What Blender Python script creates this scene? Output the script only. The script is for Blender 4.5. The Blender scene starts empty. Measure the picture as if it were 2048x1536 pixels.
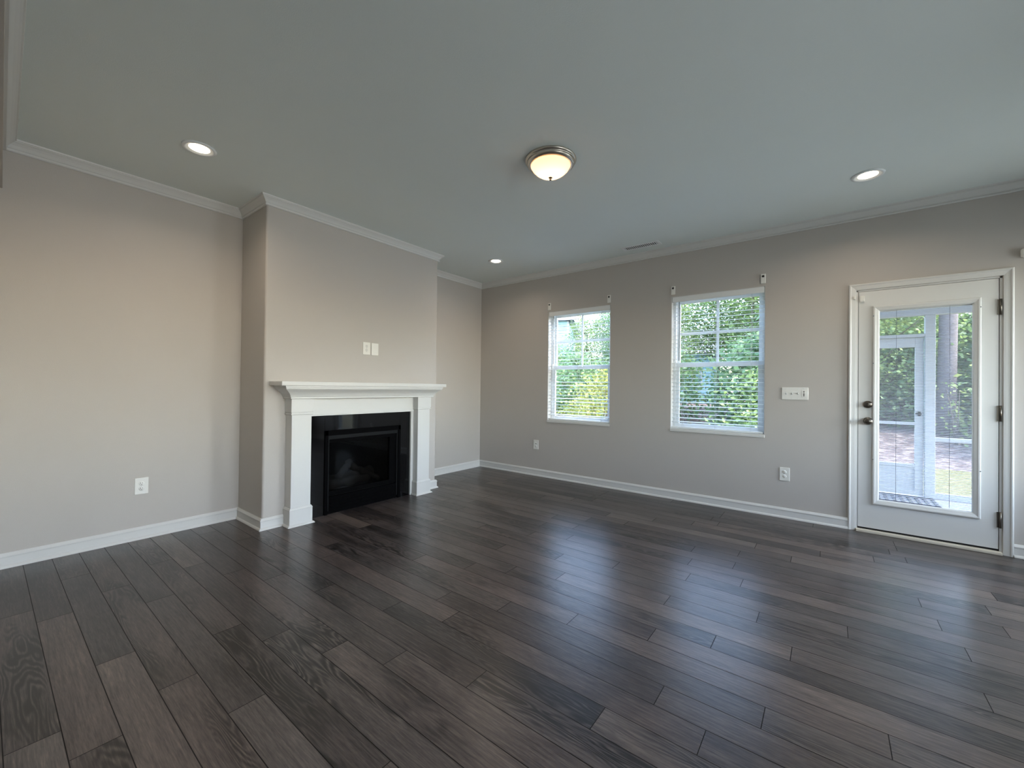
import bpy, bmesh, math, random
import numpy as np
from mathutils import Vector, Matrix

random.seed(7)
rng = np.random.default_rng(7)
C = bpy.context.scene.collection
SC = bpy.context.scene
PI = math.pi

# ------------------------------------------------------------------ camera
CAM = Vector((4.1666, -4.6186, 1.1927))
YAW, PITCH, ROLL, FPX = 0.6575, 0.0077, 0.0117, 821.27
Fv = Vector((-math.sin(YAW) * math.cos(PITCH), math.cos(YAW) * math.cos(PITCH), math.sin(PITCH)))
Rv = Vector((math.cos(YAW), math.sin(YAW), 0))
Uv = Rv.cross(Fv)
R2 = math.cos(ROLL) * Rv + math.sin(ROLL) * Uv
U2 = -math.sin(ROLL) * Rv + math.cos(ROLL) * Uv
cam_d = bpy.data.cameras.new('camera')
cam_d.sensor_fit = 'HORIZONTAL'
cam_d.sensor_width = 36.0
cam_d.lens = 36.0 * FPX / 2048.0
cam_d.clip_start = 0.03
cam_d.clip_end = 300
cam = bpy.data.objects.new('camera', cam_d)
C.objects.link(cam)
M3 = Matrix((R2, U2, -Fv)).transposed()
cam.matrix_world = Matrix.Translation(CAM) @ M3.to_4x4()
SC.camera = cam

# ------------------------------------------------------------------ sky, sun, added fill lamps, exposure
W = bpy.data.worlds.new('world')
SC.world = W
W.use_nodes = True
nt = W.node_tree
sky = nt.nodes.new('ShaderNodeTexSky')
sky.sky_type = 'NISHITA'
sky.sun_disc = False
sky.sun_elevation = math.radians(52)
sky.sun_rotation = math.radians(80)
sky.air_density = 1.0
sky.dust_density = 2.0
bg = nt.nodes['Background']
nt.links.new(sky.outputs[0], bg.inputs[0])
bg.inputs[1].default_value = 2.9

sun_d = bpy.data.lights.new('sun', 'SUN')
sun_d.energy = 5.5
sun_d.angle = math.radians(0.6)
sun_d.color = (1.0, 0.95, 0.86)
sun = bpy.data.objects.new('sun', sun_d)
C.objects.link(sun)
sun.location = (14, 8, 20)
sun.rotation_euler = Vector((-0.60, -0.12, -0.79)).to_track_quat('-Z', 'Y').to_euler()


def area(name, loc, direction, sx, sy, power, color, spread=180):
    d = bpy.data.lights.new(name, 'AREA')
    d.shape = 'RECTANGLE'
    d.size, d.size_y = sx, sy
    d.energy = power
    d.color = color
    d.spread = math.radians(spread)
    o = bpy.data.objects.new(name, d)
    C.objects.link(o)
    o.location = loc
    o.rotation_euler = Vector(direction).to_track_quat('-Z', 'Z').to_euler()
    return o


# added fill lamps, outside unseen openings of the right wall and left kitchen wall
area('fill_lamp_side', (6.6, -3.3, 1.62), (-1, 0, -0.28), 1.9, 1.1, 36, (0.88, 0.96, 1.0), 125)
area('fill_lamp_dining', (6.6, -0.62, 1.4), (-1, -0.1, -0.22), 1.0, 1.7, 34, (0.82, 0.95, 1.0), 130)
area('fill_lamp_kitchen', (-0.35, -6.8, 1.45), (1, 0.25, 0.0), 2.6, 1.3, 115, (0.93, 0.98, 1.0))

SC.view_settings.view_transform = 'Standard'
SC.view_settings.look = 'None'
SC.view_settings.gamma = 1
SC.view_settings.use_curve_mapping = False
SC.view_settings.exposure = 0.0
SC.cycles.max_bounces = 10
SC.cycles.diffuse_bounces = 6
SC.cycles.transparent_max_bounces = 24
SC.cycles.sample_clamp_indirect = 6.0
SC.cycles.caustics_reflective = True
SC.cycles.caustics_refractive = False


# ------------------------------------------------------------------ materials
def srgb(r, g, b):
    def f(c):
        c /= 255.0
        return c / 12.92 if c <= 0.04045 else ((c + 0.055) / 1.055) ** 2.4
    return (f(r), f(g), f(b), 1.0)


def new_mat(name):
    m = bpy.data.materials.new(name)
    m.use_nodes = True
    n = m.node_tree
    return m, n, n.nodes['Principled BSDF'], n.nodes['Material Output']


def mat(name, rgb, rough=0.5, metal=0.0, spec=0.5, bump=0.0, bscale=200.0, var=0.0, vscale=4.0, coat=0.0):
    m, n, p, out = new_mat(name)
    col = rgb if len(rgb) == 4 else (*rgb, 1)
    p.inputs['Base Color'].default_value = col
    p.inputs['Roughness'].default_value = rough
    p.inputs['Metallic'].default_value = metal
    p.inputs['Specular IOR Level'].default_value = spec
    p.inputs['Coat Weight'].default_value = coat
    tc = n.nodes.new('ShaderNodeTexCoord')
    nz = n.nodes.new('ShaderNodeTexNoise')
    nz.inputs['Scale'].default_value = vscale
    nz.inputs['Detail'].default_value = 4
    n.links.new(tc.outputs['Object'], nz.inputs['Vector'])
    mx = n.nodes.new('ShaderNodeMix')
    mx.data_type = 'RGBA'
    mx.inputs[6].default_value = tuple(c * (1 - var) for c in col[:3]) + (1,)
    mx.inputs[7].default_value = tuple(min(1, c * (1 + var)) for c in col[:3]) + (1,)
    n.links.new(nz.outputs['Fac'], mx.inputs[0])
    n.links.new(mx.outputs[2], p.inputs['Base Color'])
    if bump:
        b = n.nodes.new('ShaderNodeBump')
        b.inputs['Strength'].default_value = bump
        b.inputs['Distance'].default_value = 0.002
        nb = n.nodes.new('ShaderNodeTexNoise')
        nb.inputs['Scale'].default_value = bscale
        nb.inputs['Detail'].default_value = 3
        n.links.new(tc.outputs['Object'], nb.inputs['Vector'])
        n.links.new(nb.outputs['Fac'], b.inputs['Height'])
        n.links.new(b.outputs[0], p.inputs['Normal'])
    return m


def glass_mat(name, tint=(1, 1, 1), ior=1.5):
    m, n, p, out = new_mat(name)
    n.nodes.remove(p)
    t = n.nodes.new('ShaderNodeBsdfTransparent')
    t.inputs[0].default_value = (*tint, 1)
    g = n.nodes.new('ShaderNodeBsdfGlossy')
    g.inputs['Roughness'].default_value = 0.01
    # Schlick reflectance, the same from both sides of the thin pane
    f = n.nodes.new('ShaderNodeLayerWeight')
    f.inputs[0].default_value = 0.5
    pw = n.nodes.new('ShaderNodeMath')
    pw.operation = 'POWER'
    pw.inputs[1].default_value = 5.0
    n.links.new(f.outputs['Facing'], pw.inputs[0])
    f0 = ((ior - 1) / (ior + 1)) ** 2
    ma = n.nodes.new('ShaderNodeMath')
    ma.operation = 'MULTIPLY_ADD'
    ma.inputs[1].default_value = 1 - f0
    ma.inputs[2].default_value = f0
    n.links.new(pw.outputs[0], ma.inputs[0])
    mx = n.nodes.new('ShaderNodeMixShader')
    n.links.new(ma.outputs[0], mx.inputs[0])
    n.links.new(t.outputs[0], mx.inputs[1])
    n.links.new(g.outputs[0], mx.inputs[2])
    n.links.new(mx.outputs[0], out.inputs[0])
    return m


def screen_mat(name, col, opacity):
    m, n, p, out = new_mat(name)
    p.inputs['Base Color'].default_value = col
    p.inputs['Roughness'].default_value = 0.8
    t = n.nodes.new('ShaderNodeBsdfTransparent')
    mx = n.nodes.new('ShaderNodeMixShader')
    mx.inputs[0].default_value = opacity
    n.links.new(t.outputs[0], mx.inputs[1])
    n.links.new(p.outputs[0], mx.inputs[2])
    n.links.new(mx.outputs[0], out.inputs[0])
    return m


def emit_mat(name, col, strength):
    m, n, p, out = new_mat(name)
    n.nodes.remove(p)
    e = n.nodes.new('ShaderNodeEmission')
    e.inputs[0].default_value = (*col, 1)
    e.inputs[1].default_value = strength
    n.links.new(e.outputs[0], out.inputs[0])
    return m


def thin_mat(name, col, trans, rough=0.4):
    """a thin sheet that lets part of the light through (blind slats, frosted glass, leaves)"""
    m, n, p, out = new_mat(name)
    p.inputs['Base Color'].default_value = col
    p.inputs['Roughness'].default_value = rough
    t = n.nodes.new('ShaderNodeBsdfTranslucent')
    t.inputs[0].default_value = col
    mx = n.nodes.new('ShaderNodeMixShader')
    mx.inputs[0].default_value = trans
    n.links.new(p.outputs[0], mx.inputs[1])
    n.links.new(t.outputs[0], mx.inputs[2])
    n.links.new(mx.outputs[0], out.inputs[0])
    return m


def leaf_mat(name, c1, c2, c3):
    m, n, p, out = new_mat(name)
    oi = n.nodes.new('ShaderNodeObjectInfo')
    at = n.nodes.new('ShaderNodeAttribute')
    at.attribute_name = 'tone'
    add = n.nodes.new('ShaderNodeMath')
    add.operation = 'MULTIPLY_ADD'
    add.inputs[1].default_value = 0.35
    n.links.new(oi.outputs['Random'], add.inputs[0])
    mul = n.nodes.new('ShaderNodeMath')
    mul.operation = 'MULTIPLY'
    mul.inputs[1].default_value = 0.65
    n.links.new(at.outputs['Fac'], mul.inputs[0])
    n.links.new(mul.outputs[0], add.inputs[2])
    cr = n.nodes.new('ShaderNodeValToRGB')
    cr.color_ramp.elements[0].color = c1
    cr.color_ramp.elements[1].color = c3
    e = cr.color_ramp.elements.new(0.5)
    e.color = c2
    n.links.new(add.outputs[0], cr.inputs[0])
    n.links.new(cr.outputs[0], p.inputs['Base Color'])
    p.inputs['Roughness'].default_value = 0.55
    t = n.nodes.new('ShaderNodeBsdfTranslucent')
    n.links.new(cr.outputs[0], t.inputs[0])
    mx = n.nodes.new('ShaderNodeMixShader')
    mx.inputs[0].default_value = 0.45
    n.links.new(p.outputs[0], mx.inputs[1])
    n.links.new(t.outputs[0], mx.inputs[2])
    n.links.new(mx.outputs[0], out.inputs[0])
    return m


def ground_mat(name, c1, c2, scale, c3=None):
    m, n, p, out = new_mat(name)
    tc = n.nodes.new('ShaderNodeTexCoord')
    nz = n.nodes.new('ShaderNodeTexNoise')
    nz.inputs['Scale'].default_value = scale
    nz.inputs['Detail'].default_value = 8
    nz.inputs['Roughness'].default_value = 0.7
    n.links.new(tc.outputs['Object'], nz.inputs['Vector'])
    cr = n.nodes.new('ShaderNodeValToRGB')
    cr.color_ramp.elements[0].position = 0.32
    cr.color_ramp.elements[0].color = c1
    cr.color_ramp.elements[1].position = 0.68
    cr.color_ramp.elements[1].color = c2
    if c3:
        e = cr.color_ramp.elements.new(0.5)
        e.color = c3
    n.links.new(nz.outputs['Fac'], cr.inputs[0])
    n.links.new(cr.outputs[0], p.inputs['Base Color'])
    p.inputs['Roughness'].default_value = 0.95
    p.inputs['Specular IOR Level'].default_value = 0.1
    b = n.nodes.new('ShaderNodeBump')
    b.inputs['Strength'].default_value = 0.6
    n.links.new(nz.outputs['Fac'], b.inputs['Height'])
    n.links.new(b.outputs[0], p.inputs['Normal'])
    return m


def plank_mat(name):
    m, n, p, out = new_mat(name)
    L = n.links.new
    N = n.nodes.new

    def math_(op, a, b=None, c=None):
        x = N('ShaderNodeMath')
        x.operation = op
        for i, v in enumerate((a, b, c)):
            if v is None:
                continue
            if isinstance(v, (int, float)):
                x.inputs[i].default_value = v
            else:
                L(v, x.inputs[i])
        return x.outputs[0]

    at = N('ShaderNodeAttribute')
    at.attribute_name = 'plank'
    sp = N('ShaderNodeSeparateColor')
    L(at.outputs['Color'], sp.inputs[0])
    tone, off, hue = sp.outputs[0], sp.outputs[1], sp.outputs[2]
    tc = N('ShaderNodeTexCoord')
    sx = N('ShaderNodeSeparateXYZ')
    L(tc.outputs['Object'], sx.inputs[0])
    xx = math_('ADD', sx.outputs[0], math_('MULTIPLY', off, 43.0))
    yy = math_('ADD', sx.outputs[1], math_('MULTIPLY', hue, 29.0))

    def noise(fx, fy, scale, detail, dist=0.0, rough=0.5):
        cb = N('ShaderNodeCombineXYZ')
        L(math_('MULTIPLY', xx, fx), cb.inputs[0])
        L(math_('MULTIPLY', yy, fy), cb.inputs[1])
        z = N('ShaderNodeTexNoise')
        z.inputs['Scale'].default_value = scale
        z.inputs['Detail'].default_value = detail
        z.inputs['Distortion'].default_value = dist
        z.inputs['Roughness'].default_value = rough
        L(cb.outputs[0], z.inputs['Vector'])
        return z.outputs['Fac']

    fine = noise(6, 110, 1.0, 6, 0.0, 0.7)
    pore = noise(22, 320, 1.0, 3, 0.0, 0.6)
    blot = noise(2.2, 9, 1.0, 3, 0.3)
    ring = noise(1.1, 8.5, 1.0, 2.5, 0.25)
    rings = math_('SINE', math_('MULTIPLY', ring, 150.0))
    rings = math_('MULTIPLY_ADD', rings, 0.5, 0.5)
    mask_n = noise(1.3, 7, 1.0, 1.0)
    mr = N('ShaderNodeMapRange')
    mr.inputs[1].default_value = 0.46
    mr.inputs[2].default_value = 0.62
    L(mask_n, mr.inputs[0])
    mr2 = N('ShaderNodeMapRange')
    mr2.inputs[1].default_value = 0.25
    mr2.inputs[2].default_value = 0.6
    L(off, mr2.inputs[0])
    mask = math_('MULTIPLY', mr.outputs[0], mr2.outputs[0])
    # base colour of a plank
    cr = N('ShaderNodeValToRGB')
    el = cr.color_ramp.elements
    el[0].position, el[0].color = 0.0, srgb(26, 24, 24)
    el[1].position, el[1].color = 1.0, srgb(136, 125, 113)
    for pos, c in ((0.24, srgb(49, 45, 45)), (0.47, srgb(77, 71, 69)), (0.70, srgb(101, 94, 89))):
        e = el.new(pos)
        e.color = c
    t1 = math_('ADD', tone, math_('MULTIPLY_ADD', fine, 1.6, -0.80))
    t1 = math_('ADD', t1, math_('MULTIPLY_ADD', blot, 0.70, -0.35))
    t1 = math_('ADD', t1, math_('MULTIPLY_ADD', pore, 0.75, -0.375))
    dark = math_('MULTIPLY', math_('MULTIPLY', mask, rings), 0.80)
    t1 = math_('SUBTRACT', t1, dark)
    t1 = math_('MULTIPLY_ADD', t1, 0.72, 0.22)
    L(t1, cr.inputs[0])
    # warm / cool drift between planks
    hs = N('ShaderNodeMix')
    hs.data_type = 'RGBA'
    hs.blend_type = 'MULTIPLY'
    hs.inputs[0].default_value = 1.0
    L(cr.outputs[0], hs.inputs[6])
    wc = N('ShaderNodeMix')
    wc.data_type = 'RGBA'
    wc.inputs[6].default_value = (0.99, 0.97, 0.98, 1)
    wc.inputs[7].default_value = (1.07, 0.96, 0.94, 1)
    L(hue, wc.inputs[0])
    L(wc.outputs[2], hs.inputs[7])
    L(hs.outputs[2], p.inputs['Base Color'])
    p.inputs['IOR'].default_value = 1.6
    rg = math_('MULTIPLY_ADD', fine, 0.12, 0.25)
    L(rg, p.inputs['Roughness'])
    b = N('ShaderNodeBump')
    b.inputs['Strength'].default_value = 0.05
    b.inputs['Distance'].default_value = 0.0003
    L(math_('SUBTRACT', fine, math_('MULTIPLY', dark, 1.2)), b.inputs['Height'])
    L(b.outputs[0], p.inputs['Normal'])
    return m


MT = {}
MT['wall'] = mat('greige_wall_paint', srgb(190, 185, 179), 0.75, bump=0.25, bscale=260, var=0.015, vscale=3)
MT['ceiling'] = mat('ceiling_paint', srgb(226, 233, 230), 0.85, bump=0.3, bscale=220, var=0.015, vscale=3)
MT['trim'] = mat('white_trim_paint', srgb(217, 217, 214), 0.4, var=0.01)
MT['white'] = mat('white_vinyl', srgb(235, 238, 238), 0.35, var=0.01)
MT['plate'] = mat('white_plate_plastic', srgb(233, 232, 226), 0.35, var=0.01)
MT['slot'] = mat('dark_slot', srgb(40, 38, 36), 0.6)
MT['floor'] = plank_mat('grey_vinyl_plank')
MT['gap'] = mat('plank_gap', srgb(22, 20, 20), 0.7)
MT['black_tile'] = mat('polished_black_tile', srgb(8, 8, 10), 0.05, spec=0.45, var=0.3, vscale=60)
MT['black_metal'] = mat('matte_black_metal', srgb(5, 5, 6), 0.8, spec=0.05)
MT['grey_metal'] = mat('dark_grey_metal', srgb(20, 21, 23), 0.6, spec=0.12)
MT['fire_glass'] = glass_mat('firebox_glass', (0.42, 0.44, 0.46), 1.28)
MT['fire_brick'] = mat('dark_firebrick', srgb(28, 27, 26), 0.9, var=0.4, vscale=18, bump=0.4, bscale=60)
MT['log'] = mat('ceramic_log', srgb(96, 80, 66), 0.9, var=0.45, vscale=22, bump=0.9, bscale=45)
MT['ember'] = mat('grey_ember', srgb(74, 70, 66), 0.95, var=0.4, vscale=60, bump=0.8, bscale=90)
MT['nickel'] = mat('brushed_nickel', srgb(196, 189, 178), 0.33, metal=1.0, var=0.05, vscale=40)
MT['nickel_dark'] = mat('aged_nickel', srgb(112, 106, 98), 0.3, metal=1.0, var=0.05, vscale=40)
MT['glass'] = glass_mat('window_glass')
MT['frosted'] = thin_mat('frosted_bowl_glass', srgb(250, 226, 205), 0.75, 0.3)
MT['slat'] = thin_mat('white_blind_slat', srgb(244, 247, 247), 0.4, 0.4)
MT['mini_slat'] = thin_mat('white_mini_slat', srgb(246, 248, 251), 0.6, 0.4)
MT['cord'] = mat('blind_cord', srgb(205, 208, 208), 0.7)
MT['wand'] = mat('clear_grey_wand', srgb(96, 104, 108), 0.3)
MT['dark_cord'] = mat('grey_cord', srgb(110, 112, 122), 0.7)
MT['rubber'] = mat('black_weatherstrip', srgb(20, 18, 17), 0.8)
MT['sill_al'] = mat('cream_threshold', srgb(214, 206, 190), 0.5)
MT['screen'] = screen_mat('insect_screen', srgb(140, 142, 148), 0.10)
MT['concrete'] = mat('porch_concrete', srgb(132, 135, 143), 0.85, var=0.2, vscale=70, bump=0.3, bscale=120)
MT['mat'] = mat('black_mat_rubber', srgb(30, 34, 48), 0.8)
MT['bark'] = mat('grey_brown_bark', srgb(91, 85, 84), 0.95, var=0.4, vscale=14, bump=1.0, bscale=30)
MT['bark2'] = mat('dark_bark', srgb(84, 76, 68), 0.95, var=0.35, vscale=12, bump=0.9, bscale=30)
MT['log_bark'] = mat('pale_dead_wood', srgb(176, 164, 156), 0.9, var=0.2, vscale=20)
MT['leaf'] = leaf_mat('green_leaf', srgb(76, 105, 62), srgb(122, 146, 85), srgb(168, 181, 112))
MT['leaf_dark'] = leaf_mat('deep_green_leaf', srgb(64, 98, 72), srgb(98, 129, 86), srgb(140, 161, 105))
MT['leaf_yellow'] = leaf_mat('yellow_green_leaf', srgb(93, 108, 57), srgb(133, 139, 69), srgb(167, 163, 89))
MT['lawn'] = ground_mat('sunny_lawn', srgb(73, 76, 47), srgb(113, 108, 80), 9, srgb(92, 92, 60))
MT['litter'] = ground_mat('leaf_litter', srgb(61, 53, 53), srgb(150, 138, 131), 6, srgb(91, 82, 80))
MT['siding'] = mat('pale_blue_siding', srgb(141, 178, 192), 0.6, var=0.02)
MT['ext_white'] = mat('exterior_white', srgb(173, 178, 182), 0.5, var=0.02)
MT['porch_blue'] = mat('pale_blue_porch_ceiling', srgb(177, 200, 227), 0.6, var=0.02)
MT['roof'] = mat('grey_shingle', srgb(96, 96, 100), 0.9, var=0.2, vscale=30)
MT['house_glass'] = mat('house_window_glass', srgb(120, 150, 170), 0.1)
MT['orange'] = mat('orange_net', srgb(232, 110, 70), 0.7)
MT['red_led'] = mat('grey_lens', srgb(170, 168, 162), 0.3)
LAMP_COL = (1.0, 0.82, 0.64)
MT['lens'] = emit_mat('warm_led_lens', (1.0, 0.86, 0.66), 9.0)


# ------------------------------------------------------------------ mesh builder
class MB:
    def __init__(s):
        s.v, s.f, s.mi, s.sm = [], [], [], []

    def add(s, vs, fs, m=0, smooth=False):
        o = len(s.v)
        s.v += [tuple(v) for v in vs]
        for f in fs:
            s.f.append(tuple(i + o for i in f))
            s.mi.append(m)
            s.sm.append(smooth)
        return s

    def box(s, x0, y0, z0, x1, y1, z1, m=0):
        vs = [(x0, y0, z0), (x1, y0, z0), (x1, y1, z0), (x0, y1, z0), (x0, y0, z1), (x1, y0, z1), (x1, y1, z1), (x0, y1, z1)]
        return s.add(vs, [(0, 3, 2, 1), (4, 5, 6, 7), (0, 1, 5, 4), (1, 2, 6, 5), (2, 3, 7, 6), (3, 0, 4, 7)], m)

    def frame(s, x0, z0, x1, z1, w, y0, y1, m=0, wb=None, wt=None):
        """a rectangular frame standing in the xz plane, y0 front, y1 back"""
        wb = w if wb is None else wb
        wt = w if wt is None else wt
        s.box(x0, y0, z0, x0 + w, y1, z1, m)
        s.box(x1 - w, y0, z0, x1, y1, z1, m)
        s.box(x0 + w, y0, z0, x1 - w, y1, z0 + wb, m)
        s.box(x0 + w, y0, z1 - wt, x1 - w, y1, z1, m)
        return s

    def loop_profile(s, x0, z0, x1, z1, prof, m=0):
        """mitred moulding around a rectangle in the xz plane; prof = (inset, y) points"""
        rings = []
        for ins, y in prof:
            rings.append([(x0 + ins, y, z0 + ins), (x1 - ins, y, z0 + ins), (x1 - ins, y, z1 - ins), (x0 + ins, y, z1 - ins)])
        vs = [v for r in rings for v in r]
        fs = []
        k = len(prof)
        for i in range(k):
            j = (i + 1) % k
            for a in range(4):
                b = (a + 1) % 4
                fs.append((i * 4 + a, i * 4 + b, j * 4 + b, j * 4 + a))
        return s.add(vs, fs, m)

    def sweep(s, path, prof, m=0, closed_prof=True):
        """mitred run of a profile (outward offset, z) along a plan path; outward = right of travel"""
        n = len(path)
        P = [Vector((a, b)) for a, b in path]
        dirs = [(P[i + 1] - P[i]).normalized() for i in range(n - 1)]
        nor = [Vector((d.y, -d.x)) for d in dirs]
        vs = []
        for i in range(n):
            if i == 0:
                off = nor[0]
            elif i == n - 1:
                off = nor[-1]
            else:
                a, b = nor[i - 1], nor[i]
                off = (a + b) / (1 + a.dot(b))
            for o, z in prof:
                q = P[i] + off * o
                vs.append((q.x, q.y, z))
        k = len(prof)
        fs = []
        for i in range(n - 1):
            for a in range(k if closed_prof else k - 1):
                b = (a + 1) % k
                fs.append((i * k + a, i * k + b, (i + 1) * k + b, (i + 1) * k + a))
        if closed_prof:
            fs.append(tuple(range(k - 1, -1, -1)))
            fs.append(tuple((n - 1) * k + a for a in range(k)))
        return s.add(vs, fs, m)

    def lathe(s, prof, c=(0, 0, 0), axis='z', n=32, m=0, smooth=True):
        vs, fs = [], []
        for r, h in prof:
            for i in range(n):
                a = 2 * PI * i / n
                x, y = r * math.cos(a), r * math.sin(a)
                if axis == 'z':
                    q = (x, y, h)
                elif axis == 'y':
                    q = (x, h, y)
                else:
                    q = (h, x, y)
                vs.append((c[0] + q[0], c[1] + q[1], c[2] + q[2]))
        for j in range(len(prof) - 1):
            for i in range(n):
                k = (i + 1) % n
                fs.append((j * n + i, j * n + k, (j + 1) * n + k, (j + 1) * n + i))
        if prof[0][0] > 1e-6:
            fs.append(tuple(range(n - 1, -1, -1)))
        if prof[-1][0] > 1e-6:
            fs.append(tuple((len(prof) - 1) * n + i for i in range(n)))
        return s.add(vs, fs, m, smooth)

    def tube(s, pts, radii, n=10, m=0, smooth=True):
        pts = [Vector(p) for p in pts]
        if not isinstance(radii, (list, tuple)):
            radii = [radii] * len(pts)
        vs, fs = [], []
        up = Vector((0.13, 0.31, 0.94))
        for i, p in enumerate(pts):
            d = (pts[min(i + 1, len(pts) - 1)] - pts[max(i - 1, 0)]).normalized()
            a = d.cross(up)
            if a.length < 0.05:
                a = d.cross(Vector((1, 0, 0)))
            a.normalize()
            b = d.cross(a)
            for k in range(n):
                t = 2 * PI * k / n
                vs.append(p + (a * math.cos(t) + b * math.sin(t)) * radii[i])
        for i in range(len(pts) - 1):
            for k in range(n):
                l = (k + 1) % n
                fs.append((i * n + k, i * n + l, (i + 1) * n + l, (i + 1) * n + k))
        fs.append(tuple(range(n - 1, -1, -1)))
        fs.append(tuple((len(pts) - 1) * n + k for k in range(n)))
        return s.add(vs, fs, m, smooth)

    def build(s, name, mats, parent=None, org=(0, 0, 0), bevel=0.0, seg=2, recalc=True):
        me = bpy.data.meshes.new(name)
        ox, oy, oz = org
        me.from_pydata([(a - ox, b - oy, c - oz) for a, b, c in s.v], [], s.f)
        for mm in (mats if isinstance(mats, (list, tuple)) else [mats]):
            me.materials.append(MT[mm] if isinstance(mm, str) else mm)
        me.polygons.foreach_set('material_index', s.mi)
        me.polygons.foreach_set('use_smooth', s.sm)
        me.update()
        bm = bmesh.new()
        bm.from_mesh(me)
        if recalc:
            bmesh.ops.recalc_face_normals(bm, faces=bm.faces)
        bm.to_mesh(me)
        bm.free()
        o = bpy.data.objects.new(name, me)
        C.objects.link(o)
        if parent is not None:
            o.parent = parent
        else:
            o.location = org
        if bevel:
            b = o.modifiers.new('edge', 'BEVEL')
            b.width = bevel
            b.segments = seg
            b.limit_method = 'ANGLE'
            b.angle_limit = math.radians(40)
        return o


def tag(o, label, cat, group=None, kind=None):
    o['label'] = label
    o['category'] = cat
    if group:
        o['group'] = group
    if kind:
        o['kind'] = kind
    return o


def thing(name, label, cat, loc=(0, 0, 0), rz=0.0, group=None, kind=None):
    o = bpy.data.objects.new(name, None)
    o.empty_display_size = 0.1
    C.objects.link(o)
    o.location = loc
    o.rotation_euler = (0, 0, rz)
    return tag(o, label, cat, group, kind)


def kids(o):
    return [c for c in bpy.data.objects if c.parent == o]


def copy_tree(o, loc, rz, label, group=None, scale=None):
    r = o.copy()
    C.objects.link(r)
    r.location = loc
    r.rotation_euler = (0, 0, rz)
    if scale:
        r.scale = scale
    r['label'] = label
    if group:
        r['group'] = group
    for ch in kids(o):
        c = ch.copy()
        C.objects.link(c)
        c.parent = r
        for g in kids(ch):
            d = g.copy()
            C.objects.link(d)
            d.parent = c
    return r


# ------------------------------------------------------------------ room dimensions
H = 2.74
CX = 0.501                     # face of the chimney breast
Y0, Y1 = -3.197, -1.331        # its two sides
XR = 6.30                      # right wall
YK = -9.0                      # rear kitchen wall
YN = -4.5485                     # corner of left wall and near wall
NT = 0.0187                    # the near wall runs slightly out of square
XN = 2.55                      # where the near wall stops (wide opening beyond)


def yn(x):
    return YN - NT * x


# windows in the back wall: x0, x1; both z0..z1
WZ0, WZ1 = 0.765, 2.20
WIN = [(1.200, 2.085), (2.795, 3.676)]
DX0, DX1, DZ1 = 4.351, 5.180, 2.058      # door opening
BT = 0.16                                # back wall thickness

# ------------------------------------------------------------------ walls, ceiling
b = MB()
b.box(-0.14, -5.4, 0, 0, BT, H + 0.1)
b.box(-0.14, YK - 0.14, 0, 0, -8.2, H + 0.1)
b.box(-0.14, -8.2, 0, 0, -5.4, 0.75)
b.box(-0.14, -8.2, 2.15, 0, -5.4, H + 0.1)  # unseen opening left for the added kitchen fill lamp
tag(b.build('wall_left', 'wall'), 'greige painted left wall beside the fireplace', 'wall', kind='structure')

OY0, OY1, OZ1 = -2.70, -1.84, 0.80       # firebox hole


def round_pier(b, ya, yb, za, zb, ra, rb):
    """upright block from the wall to the breast face, outer corners slightly rounded"""
    pts = [(0, ya)]
    R_ = 0.016
    for (yy, sg, on) in ((ya, 1, ra), (yb, -1, rb)):
        arc = [(CX - R_ + R_ * math.sin(t * PI / 8), yy + sg * (R_ - R_ * math.cos(t * PI / 8))) for t in range(5)] if on else [(CX, yy)]
        pts += arc if sg == 1 else arc[::-1]
    pts.append((0, yb))
    n = len(pts)
    vs = [(x, y, za) for x, y in pts] + [(x, y, zb) for x, y in pts]
    b.add(vs, [(i, (i + 1) % n, n + (i + 1) % n, n + i) for i in range(n)] + [tuple(range(n - 1, -1, -1)), tuple(range(n, 2 * n))])


b = MB()
round_pier(b, Y0, OY0, 0, OZ1, True, False)
round_pier(b, OY1, Y1, 0, OZ1, False, True)
round_pier(b, Y0, Y1, OZ1, H, True, True)
tag(b.build('wall_chimney', 'wall'), 'greige chimney breast standing out from the left wall', 'wall', kind='structure')

b = MB()
xs = [-0.0, WIN[0][0], WIN[0][1], WIN[1][0], WIN[1][1], DX0, DX1, XR + 0.14]
b.box(xs[0], 0, 0, xs[1], BT, H)
b.box(xs[2], 0, 0, xs[3], BT, H)
b.box(xs[4], 0, 0, xs[5], BT, H)
b.box(xs[6], 0, 0, xs[7], BT, H)
for i in (0, 1):
    b.box(WIN[i][0], 0, 0, WIN[i][1], BT, WZ0 - 0.03)
    b.box(WIN[i][0], 0, WZ1, WIN[i][1], BT, H)
b.box(DX0, 0, DZ1, DX1, BT, H)
tag(b.build('wall_back', 'wall'), 'greige back wall with two windows and a glazed door', 'wall', kind='structure')

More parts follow.
